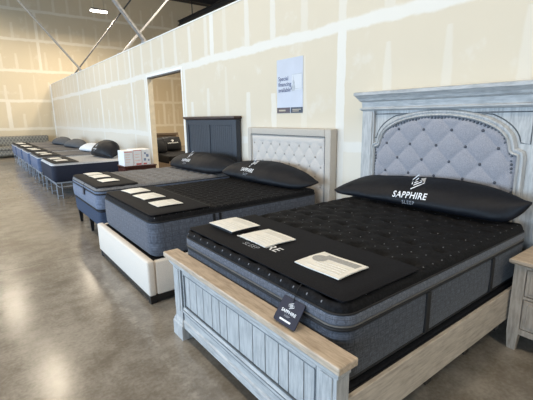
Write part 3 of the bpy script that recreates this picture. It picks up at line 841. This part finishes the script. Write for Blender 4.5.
link('edge_binding', SB.drape(1.80, 1.815, 3.31, 4.825, .011), 'tape', cov, 60)
make_cards(SB, [(1.50, 4.60, .25, .28, .1), (1.50, 4.16, .25, .33, .04), (1.50, 3.69, .27, .27, -.02)],
           ['off-white card, farthest of three across the cream bed foot', 'white card, middle of three across the cream bed foot', 'off-white card nearest the wooden bed, on the cream bed foot'],
           'cards on the cream bed', .0225, None, [1, 1, 1])
make_pillow('long_pillow', 'long black pillow with white lettering at the cream tufted headboard', 'black lettered pillows at the bed heads',
   [(5.0, .872, .885, 2.97, 2.97, .008), (4.90, .845, .955, 2.96, 3.02, .05), (4.757, .83, 1.022, 2.97, 3.1, .085), (4.5, .815, 1.06, 2.99, 3.16, .11), (4.273, .808, 1.076, 3.0, 3.2, .12), (3.94, .808, 1.076, 3.0, 3.22, .12), (3.69, .808, 1.044, 3.03, 3.23, .105), (3.41, .812, .986, 3.08, 3.23, .08), (3.26, .86, .93, 3.15, 3.22, .035), (3.20, .893, .905, 3.22, 3.22, .008)],
   'pillow', 3.12, .81, (4.36, .955, .25, math.radians(-1), 0), seed=5)

# ================================================================== bed C : blue-grey mattress, navy headboard
CC = 6.13
bed = thing('headboard_bed_frame', 'navy panelled headboard with dark cherry cap and black-legged bed frame, third bed', 'bed', (2.3, CC, 0))
CN = 6.18
b = NEW(); box(b, 3.44, 3.50, CN-.84, CN+.84, .35, 1.63); hbo = link('headboard', b, 'navy', bed)
b = NEW()
for yy in (CN-.86, CN+.86): link('post', box(NEW(), 3.415, 3.505, yy-.05, yy+.05, 0, 1.645, .004), 'navy', hbo)
b = NEW(); box(b, 3.42, 3.46, CN-.81, CN+.81, 1.55, 1.645, .003); box(b, 3.42, 3.46, CN-.03, CN+.03, .6, 1.55, .003); box(b, 3.42, 3.46, CN-.81, CN+.81, .55, .64, .003)
link('panel_frame', b, 'navy', hbo)
b = NEW(); n = 12
for k in range(n):
    for side in (-1, 1):
        a = CN+side*(.03+.78*k/n); c = CN+side*(.03+.78*(k+1)/n); lo, hi = min(a, c), max(a, c)
        box(b, 3.432, 3.45, lo+.002, hi-.002, .64, 1.55, .002)
link('plank_panel', b, 'navy', hbo)
b = NEW(); rects(b, [(3.41, 3.51, CN-.90, CN+.90, 1.64), (3.39, 3.51, CN-.915, CN+.915, 1.655), (3.37, 3.515, CN-.93, CN+.93, 1.665), (3.37, 3.515, CN-.93, CN+.93, 1.695), (3.38, 3.51, CN-.92, CN+.92, 1.70)])
link('cap', b, 'cherry', hbo, label='dark cherry cap')
CY0, CY1 = 5.355, 6.925
b = NEW(); box(b, 1.27, 3.41, CY0+.03, CY0+.07, .205, .228); box(b, 1.27, 3.41, CY1-.07, CY1-.03, .205, .228); box(b, 1.27, 1.31, CY0+.03, CY1-.03, .205, .228)
link('frame_rail', b, 'black_wood', bed)
for xx in (1.29, 2.3, 3.3):
    for yy in (CY0+.06, CC, CY1-.06):
        link('leg', rects(NEW(), [(xx-.018, xx+.018, yy-.018, yy+.018, 0), (xx-.032, xx+.032, yy-.032, yy+.032, .205)]), 'black_wood', bed)
f = thing('box_foundation', 'navy box foundation under the blue-grey mattress, on black legs', 'bed base', (2.3, CC, .228))
FC = Slab(1.235, 3.36, CY0, CY1, .06, .455, .015, .1)
link('cloth_cover', FC.top([(0, .26), (-.008, .23)]), 'found_blue', f, 60)
link('edge_piping', FC.cord(.445, .007), 'tape', f, 60)
mc = thing('mattress', 'grey quilted mattress with blue-grey border before the navy headboard', 'mattress', (2.3, CC, .455))
SC = Slab(1.225, 3.35, CY0-.005, CY1+.005, .10, .775, .045, .024, fn=tuftfn(.17, .22, .030, .045, .05, .03))
link('quilted_top', SC.top([(.006, .725)]), 'top_grey', mc, 180)
link('gusset', SC.band([(.002, .73), (.008, .71), (.002, .69)]), 'side_blue', mc, 180)
link('upper_tape', SC.cord(.728, .006, .003), 'tape', mc, 180)
link('middle_tape', SC.cord(.685, .011, .002), 'tape', mc, 180)
link('border_panel', SC.band([(0, .685), (.008, .65), (.01, .56), (.004, .49), (-.004, .47), (-.03, .457)], True), 'side_blue', mc, 180, label='blue-grey border')
link('lower_tape', SC.cord(.47, .007, -.002), 'tape', mc, 180)
cov = thing('foot_cover', 'black foot cover on the grey mattress by the navy headboard', 'mattress cover', (1.5, CC, .775))
link('cloth', SC.drape(1.235, 1.78, CY0+.01, CY1-.01, .012), 'cover', cov, 60)
link('edge_binding', SC.drape(1.78, 1.795, CY0+.01, CY1-.01, .011), 'tape', cov, 60)
make_cards(SC, [(1.515, 6.72, .23, .28, .06), (1.525, 6.35, .24, .33, .04), (1.515, 5.83, .24, .28, .03)],
           ['white card, farthest of three on the blue-grey mattress foot', 'white card, middle of three on the blue-grey mattress foot', 'white card, nearest of three on the blue-grey mattress foot'],
           'cards on the blue-grey mattress', .0225, None, [1, 1, 1])
t = thing('hang_tag', 'tiny black tag hanging at foot of the blue-grey mattress', 'tag', (1.21, 6.02, .70))
b = NEW(); box(b, 1.196, 1.204, 5.98, 6.06, .60, .70, .003); link('tag_card', b, 'tag', t)
b = NEW(); tube(b, [(1.205, 6.02, .70), (1.21, 6.02, .745), (1.245, 6.02, .782)], .003, 6); link('cord', b, 'tape', t)
make_pillow('long_pillow', 'long black pillow with white lettering at the navy panelled headboard', 'black lettered pillows at the bed heads',
   [(6.88, .805, .818, 2.95, 2.95, .008), (6.80, .79, .95, 2.94, 3.02, .06), (6.539, .783, 1.04, 2.96, 3.12, .11), (6.04, .783, 1.085, 2.98, 3.18, .13), (5.606, .783, 1.078, 3.0, 3.2, .125), (5.30, .80, 1.05, 3.06, 3.22, .09), (5.12, .86, 1.0, 3.14, 3.24, .05), (5.04, .955, .97, 3.22, 3.24, .008)],
   'pillow', 3.1, .785, (6.22, .945, .25, math.radians(2), 0), seed=11)

# ================================================================== small cherry table with cartons, between bed C and the far row
tb = thing('end_table', 'small dark cherry end table under the white printed cartons', 'table', (2.8, 8.4, 0))
tx0, tx1, ty0, ty1 = 2.49, 3.16, 8.17, 8.66
link('top', rects(NEW(), [(tx0+.01, tx1-.01, ty0+.01, ty1-.01, .655), (tx0-.015, tx1+.015, ty0-.015, ty1+.015, .668), (tx0-.015, tx1+.015, ty0-.015, ty1+.015, .69), (tx0-.008, tx1+.008, ty0-.008, ty1+.008, .695)]), 'cherry_table', tb)
b = NEW(); box(b, tx0+.02, tx1-.02, ty0+.02, ty1-.02, .14, .655); link('carcass', b, 'cherry_table', tb)
for lx in (tx0, tx1-.05):
    for ly in (ty0, ty1-.05): link('leg', rects(NEW(), [(lx+.01, lx+.04, ly+.01, ly+.04, 0), (lx, lx+.05, ly, ly+.05, .14), (lx, lx+.05, ly, ly+.05, .655)]), 'cherry_table', tb)
for z0, z1 in ((.18, .39), (.42, .63)):
    d = link('drawer', box(NEW(), tx0-.008, tx0+.03, ty0+.06, ty1-.06, z0, z1, .004), 'cherry_table', tb)
    b = NEW(); ball(b, (tx0-.022, (ty0+ty1)/2, (z0+z1)/2), .014); link('knob', b, 'nail', d, 180)
def carton(x0, x1, y0, y1, h, label, kind, tilt=0):
    c = thing('carton', label, 'box', ((x0+x1)/2, (y0+y1)/2, .695), 'white printed cartons on the cherry table')
    link('carton_body', box(NEW(), x0, x1, y0, y1, .695, .695+h, .006), 'box_white', c)
    yf = y0-.0015; b = NEW(); q = NEW()
    def R_(bm, a0, a1, b0, b1):
        w = x1-x0; bm.faces.new([bm.verts.new((x0+w*a, yf, .695+h*e)) for a, e in ((a0, b0), (a1, b0), (a1, b1), (a0, b1))])
    if kind == 0:
        for k in range(4): R_(b, .12, .62+.1*(k % 2), .25+.16*k, .29+.16*k)
        R_(q, .05, .95, .9, .95)
        link('printed_lines', b, 'box_pink', c); link('printed_border', q, 'box_red', c)
    elif kind == 1:
        R_(q, .04, .96, .93, .97); R_(q, .04, .07, .1, .97); R_(q, .93, .96, .1, .97); R_(b, .2, .8, .30, .36); R_(b, .2, .7, .5, .55); R_(b, .2, .75, .68, .73)
        R_(q, .3, .9, .03, .14)
        link('printed_lines', b, 'box_pink', c); link('printed_border', q, 'box_red', c)
    else:
        for (a, e, r) in ((.3, .35, .13), (.62, .6, .15), (.35, .75, .1), (.75, .3, .09)): b = NEW(); R_(b, a-r, a+r, e-r*.6, e+r*.6); link('printed_picture', b, 'box_blue', c)
        R_(q, .1, .5, .04, .13)
        link('printed_border', q, 'box_red', c)
    return c
carton(2.49, 2.675, 8.19, 8.6, .32, 'white carton with faint red printed lines, leftmost on cherry table', 0)
carton(2.682, 2.87, 8.19, 8.6, .335, 'white carton with red printed outline, centre of cherry table', 1)
carton(2.877, 3.06, 8.19, 8.6, .335, 'white carton with blue printed pictures, nearest the doorway on cherry table', 2)

# ================================================================== far row D..H on steel frames
def far_bed(cy, side_mat, top_mat, names, cards_n=2, white_head=False):
    y0, y1 = cy-.79, cy+.79; x0, x1 = 1.27, 3.25
    fr = thing('metal_bed_frame', names[0], 'bed frame', (2.2, cy, 0), 'steel bed frames of the far row')
    b = NEW(); tube(b, [(x0+.04, y0+.03, .342), (x1-.04, y0+.03, .342), (x1-.04, y1-.03, .342), (x0+.04, y1-.03, .342)], .014, 6, closed=True); link('upper_rail', b, 'frame_grey', fr, 60)
    b = NEW(); tube(b, [(x0+.10, y0+.06, .25), (x1-.10, y0+.06, .25), (x1-.10, y1-.06, .25), (x0+.10, y1-.06, .25)], .009, 6, closed=True); link('lower_rail', b, 'frame_grey', fr, 60)
    for xx in (x0+.05, (x0+x1)/2, x1-.05):
        for yy in (y0+.04, cy, y1-.04):
            b = NEW(); tube(b, [(xx, yy, 0), (xx, yy, .342)], .009, 6); tube(b, [(xx+.10, yy, 0), (xx+.10, yy, .342)], .009, 6); tube(b, [(xx, yy, .06), (xx+.10, yy, .06)], .009, 6)
            link('leg', b, 'frame_grey', fr, 60)
    b = NEW()
    for k in range(9): box(b, x0+.08+k*.23, x0+.11+k*.23, y0+.03, y1-.03, .338, .358)
    link('support_wire', b, 'frame_grey', fr)
    mt = thing('mattress', names[1], 'mattress', (2.2, cy, .362), 'mattresses of the far row')
    SL = Slab(x0, x1, y0, y1, .09, .765, .04, .035, fn=tuftfn(.2, .24, .010, .05))
    link('quilted_top', SL.top([(.005, .722)]), top_mat, mt, 180)
    link('border_panel', SL.band([(.002, .726), (.01, .70), (.012, .55), (.004, .39), (-.03, .362)], True), side_mat, mt, 180)
    link('edge_piping', SL.cord(.726, .009, .003), 'piping_white', mt, 180, label='white piping')
    cv = thing('foot_cover', names[2], 'mattress cover', (1.55, cy, .765), 'foot covers of the far row')
    link('cloth', SL.drape(x0+.02, x0+.52, y0+.02, y1-.02, .012, .05), 'cover', cv, 60)
    link('edge_binding', SL.drape(x0+.52, x0+.54, y0+.02, y1-.02, .011, .05), 'tape', cv, 60)
    return SL
FAR = [(9.95, 'navy_side', 'top_grey_light'), (12.05, 'blue_side', 'top_grey_dark'), (14.1, 'blue_side', 'top_grey_dark'), (16.1, 'blue_side', 'top_grey_dark'), (18.0, 'blue_side', 'top_grey_dark')]
ORD = ['far-row bed just beyond the cartons', 'second far-row bed from the cartons', 'third far-row bed, middle of five', 'fourth far-row bed from the cartons', 'last far-row bed, before the patterned sofa']
SLS = []
for k, (cy, sm, tm) in enumerate(FAR):
    mlab = ['navy-sided mattress with pale grey top, ' + ORD[0]] + ['blue-sided mattress with grey top, ' + o for o in ORD[1:]]
    SLS.append(far_bed(cy, sm, tm, ['silver steel bed frame under the ' + ORD[k], mlab[k], 'black foot cover on the ' + ORD[k]]))
CW = ['nearer', 'farther']
for k, SL in enumerate(SLS):
    cy = FAR[k][0]
    make_cards(SL, [(1.53, cy-.30, .24, .32, .05), (1.50, cy+.28, .24, .36, .03)],
        ['white card, nearer of two on the ' + ORD[k], 'white card, farther of two on the ' + ORD[k]], 'cards on the far row', .0225)
def small_pillow(cy, cx, half, zb, h, mat, label, logo=None, seed=0, dx=0):
    st = []
    for t, a, th in ((-1, .25, .02), (-.9, .55, .09), (-.55, .9, .17), (0, 1, .2), (.55, .9, .17), (.9, .55, .09), (1, .25, .02)):
        st.append((cy+half*t, zb+.02*(1-a), zb+.02+h*a, cx-.08+dx*t, cx+.10+dx*t, th))
    return make_pillow('pillow', label, 'pillows of the far row', st, mat, cx, zb, logo, seed, 30, 20)
small_pillow(9.95, 2.57, .62, .775, .38, 'pillow', 'plump black pillow with white lettering on nearest bed of the far row', (10.05, .97, .20, 0, 0), 3, -.08)
small_pillow(12.05, 2.72, .46, (.772), .22, 'pillow_white', 'white pillow partly behind the plump black pillow, far row', None, 7, -.1)
small_pillow(14.15, 2.72, .76, (.772), .25, 'pillow_grey', 'dark grey pillow just left of the white pillow, far row', None, 9, -.1)
small_pillow(16.2, 2.66, .76, (.772), .26, 'pillow_grey', 'dark grey pillow farthest along the row, near the back corner', None, 13, -.1)

# sofa against the back wall
sf = thing('sofa', 'grey ogee-patterned sofa against the back wall', 'sofa', (1.9, 21.6, 0))
b = NEW(); box(b, .55, 3.05, 21.75, 22.1, .12, .95, .07, 4); link('backrest', b, 'sofa', sf, 50)
b = NEW(); box(b, .75, 2.85, 21.05, 21.8, .12, .34, .03, 3); link('seat_base', b, 'sofa', sf, 50)
for k in range(3):
    b = NEW(); box(b, .76+.695*k, .76+.695*(k+1)-.01, 21.02, 21.76, .34, .50, .05, 4); link('seat_cushion', b, 'sofa', sf, 50)
for a in (.5, 2.84):
    b = NEW(); box(b, a, a+.24, 21.0, 21.8, .10, .66, .07, 4); link('armrest', b, 'sofa', sf, 50)
for a in (.56, 2.98):
    for yy in (21.08, 22.0): link('leg', rects(NEW(), [(a-.02, a+.02, yy-.02, yy+.02, 0), (a-.03, a+.03, yy-.03, yy+.03, .125)]), 'black_wood', sf)

# ================================================================== back room seen through the doorway
bd = thing('wooden_bed_frame', 'dark brown wooden bed with plank headboard in the back room through the doorway', 'bed', (5.2, 11.4, 0))
b = NEW(); box(b, 4.5, 5.62, 12.42, 12.48, .2, 1.12, .005); box(b, 4.46, 5.66, 12.38, 12.5, 1.12, 1.2, .01); link('headboard', b, 'dark_brown_wood', bd)
for xx in (4.48, 5.64): link('post', box(NEW(), xx-.05, xx+.05, 12.39, 12.49, 0, 1.12, .006), 'pale_wood' if xx > 5 else 'dark_brown_wood', bd)
for xx in (4.46, 5.63): link('side_rail', box(NEW(), xx-.02, xx+.02, 10.45, 12.4, .15, .38, .004), 'dark_brown_wood', bd)
b = NEW(); box(b, 4.44, 5.65, 10.4, 10.45, .05, .45, .005); link('footboard', b, 'dark_brown_wood', bd)
md = thing('mattress', 'black mattress on the bed in the back room through the doorway', 'mattress', (5.05, 11.4, .3))
SD = Slab(4.49, 5.6, 10.48, 12.36, .08, .60, .04, .05)
link('quilted_top', SD.top([(.004, .555)]), 'top_black', md, 180)
link('border_panel', SD.band([(0, .558), (.008, .53), (.008, .36), (-.02, .30)], True), 'found_black', md, 180)
def stand_pillow(cx, cy, w, h, th, rot, mat, label, logo=False, zb=.612, lean=.3):
    root = thing('pillow', label, 'pillow', (cx, cy, zb), 'black pillows in the back room')
    bm = NEW(); n = 20
    R = Matrix.Rotation(rot, 3, 'Z')
    def P(u, v, s):
        e = max(0, (1-abs(u)**2.6))*max(0, (1-abs(v)**2.6)); k = 1-.06*(1-abs(abs(u)-abs(v)))
        q = R @ Vector((u*w/2*k, -s*th/2*e**.5+lean*(v+1)*h/2, 0)); return Vector((cx+q.x, cy+q.y, zb+.004+(v+1)*h/2*k))
    for s in (1, -1):
        V = [[bm.verts.new(P(-1+2*i/n, -1+2*j/n, s)) for j in range(n+1)] for i in range(n+1)]
        for i in range(n):
            for j in range(n): bm.faces.new((V[i][j], V[i+1][j], V[i+1][j+1], V[i][j+1]))
    bmesh.ops.remove_doubles(bm, verts=bm.verts, dist=1e-5)
    link('pillow_case', bm, mat, root, 180)
    b = NEW()
    tube(b, [P(u, v, 0) for u, v in [(-1+.2*k, -1) for k in range(11)]+[(1, -1+.2*k) for k in range(1, 11)]+[(1-.2*k, 1) for k in range(1, 11)]+[(-1, 1-.2*k) for k in range(1, 10)]], .006, 6, closed=True)
    link('seam_piping', b, 'pillow_grey', root, 60)
    if logo:
        b = NEW(); F = lambda u, v: P(u, v, 1)+Vector((0, -.004, 0))
        place_geo(b, text_geo('SAPPHIRE', .22, .002), F, .25, .12); place_geo(b, stroke_geo(EMB, .1), lambda u, v: F(u*.26+.25, .5+v*.36))
        link('brand_lettering', b, 'white_ink', root)
    return root
stand_pillow(5.17, 12.0, .86, .47, .22, 0, 'pillow', 'black pillow with white lettering standing in the back room', True)
stand_pillow(4.63, 11.5, .55, .46, .24, .25, 'pillow', 'plain black pillow leaning left in the back room by the door jamb')

# ================================================================== poster
ps = thing('poster', 'pale blue sale poster with dark footer on the wall above the cream headboard', 'poster', (W-.004, 4.075, 1.72))
PX = W-.006; py0, py1, pz0, pz1 = 3.805, 4.34, 1.725, 2.44
link('sheet', box(NEW(), PX, W-.001, py0, py1, pz0, pz1), 'poster', ps)
def pf(u, v, d=.002): return (PX-d, py1-u*(py1-py0), pz0+v*(pz1-pz0))   # u 0..1 left to right, v up
def prect(u0, u1, v0, v1, d): 
    bm = NEW(); bm.faces.new([bm.verts.new(pf(u, v, d)) for u, v in ((u0, v0), (u1, v0), (u1, v1), (u0, v1))]); return bm
link('footer_band', prect(0, .53, 0, .105, .0015), 'poster_band', ps); link('footer_panel', prect(.55, 1, 0, .105, .0015), 'poster_band2', ps)
b = prect(.60, .97, .42, .70, .0015); link('picture', b, 'poster_pale', ps)
b = NEW()
for ln in ([(.60, .70), (.98, .70)], [(.97, .70), (.97, .44)], [(.66, .44), (1.0, .44)], [(.66, .44), (.66, .70)]):
    vs, fs = stroke_geo([ln], .008); place_geo(b, (vs, fs), lambda u, v: pf(u, v, .003))
link('picture_outline', b, 'grey_photo', ps)
b = NEW()   # small seated shape beside the picture
prism(b, [(.60, .40), (.70, .40), (.72, .47), (.69, .52), (.70, .56), (.66, .60), (.62, .58), (.63, .53), (.60, .48)], lambda u, v, d: pf(u, v, d), .003, .0032)
link('picture_figure', b, 'grey_photo', ps)
b = NEW(); sc = py1-py0
def pt(u, v): return (PX-.003, py1-.035-u, pz0+v)
for i, wd in enumerate(('Special', 'financing', 'available*')):
    cu = text_geo(wd, .078, .0008); mn = min(a for a, _ in cu[0]); place_geo(b, ([(a-mn, c) for a, c in cu[0]], cu[1]), pt, 0, .435-.075*i)
link('lettering', b, 'poster_text', ps)
b = NEW(); place_geo(b, stroke_geo([[(.08, .05), (.35, .05)]], .03), lambda u, v: pf(u, v, .003)); place_geo(b, stroke_geo([[(.62, .065), (.94, .065)], [(.62, .035), (.86, .035)]], .014), lambda u, v: pf(u, v, .003))
link('footer_print', b, 'poster_gold', ps)

# ================================================================== light
def area(name, loc, rot, sx, sy, power, col, spread=None):
    l = bpy.data.lights.new(name, 'AREA'); l.shape = 'RECTANGLE'; l.size = sx; l.size_y = sy; l.energy = power; l.color = col
    if spread: l.spread = spread
    o = bpy.data.objects.new(name, l); COL.objects.link(o); o.location = loc; o.rotation_euler = rot; return o
WARM = (1, .87, .68); DAY = (.53, .75, 1.0)
for k, yy in enumerate((-1.5, 4.5, 10.5, 16.5)):
    area('storefront_window', (-7.6, yy, 1.9), (0, -PI/2, 0), 3.2, 5.0, 470, DAY)
for (xx, yy) in ((1.2, -2.6), (.2, 1.5), (.2, 6.0), (1.05, 12.8), (-2.2, 16.5), (.5, 19.6), (-4, 4), (-4, 11)):
    area('high_bay', (xx, yy, 6.6), (0, 0, 0), .5, 1.6, 118, WARM)
for (xx, yy) in ((6.2, 2), (6.2, 8), (6.5, 13.5), (4.9, 17.6), (3.9, 19.6), (11.5, 10)):
    area('high_bay_far', (xx, yy, 5.95), (0, 0, 0), .5, .9, 110 if xx == 3.9 else 300, WARM)
w = bpy.data.worlds.new('World'); S.world = w; w.use_nodes = True
w.node_tree.nodes['Background'].inputs[0].default_value = (.75, .85, 1, 1); w.node_tree.nodes['Background'].inputs[1].default_value = .15

# ================================================================== camera
cam = bpy.data.cameras.new('Camera'); co = bpy.data.objects.new('Camera', cam); COL.objects.link(co); S.camera = co
cam.sensor_fit = 'HORIZONTAL'; cam.sensor_width = 36; cam.lens = 381.094/533*36; cam.clip_start = .05; cam.clip_end = 100
pi_, ya, ro = math.radians(12.318), math.radians(37.29), math.radians(-.842)
fw = Vector((math.sin(ya)*math.cos(pi_), math.cos(ya)*math.cos(pi_), -math.sin(pi_))); r = Vector((math.cos(ya), -math.sin(ya), 0)); u = r.cross(fw)
r2 = r*math.cos(ro)+u*math.sin(ro); u2 = -r*math.sin(ro)+u*math.cos(ro)
m = Matrix((r2, u2, -fw)).transposed().to_4x4(); m.translation = Vector((0, 0, 1.679)); co.matrix_world = m
S.view_settings.view_transform = 'Standard'; S.view_settings.look = 'None'; S.view_settings.exposure = 0; S.view_settings.gamma = 1
S.cycles.use_denoising = True
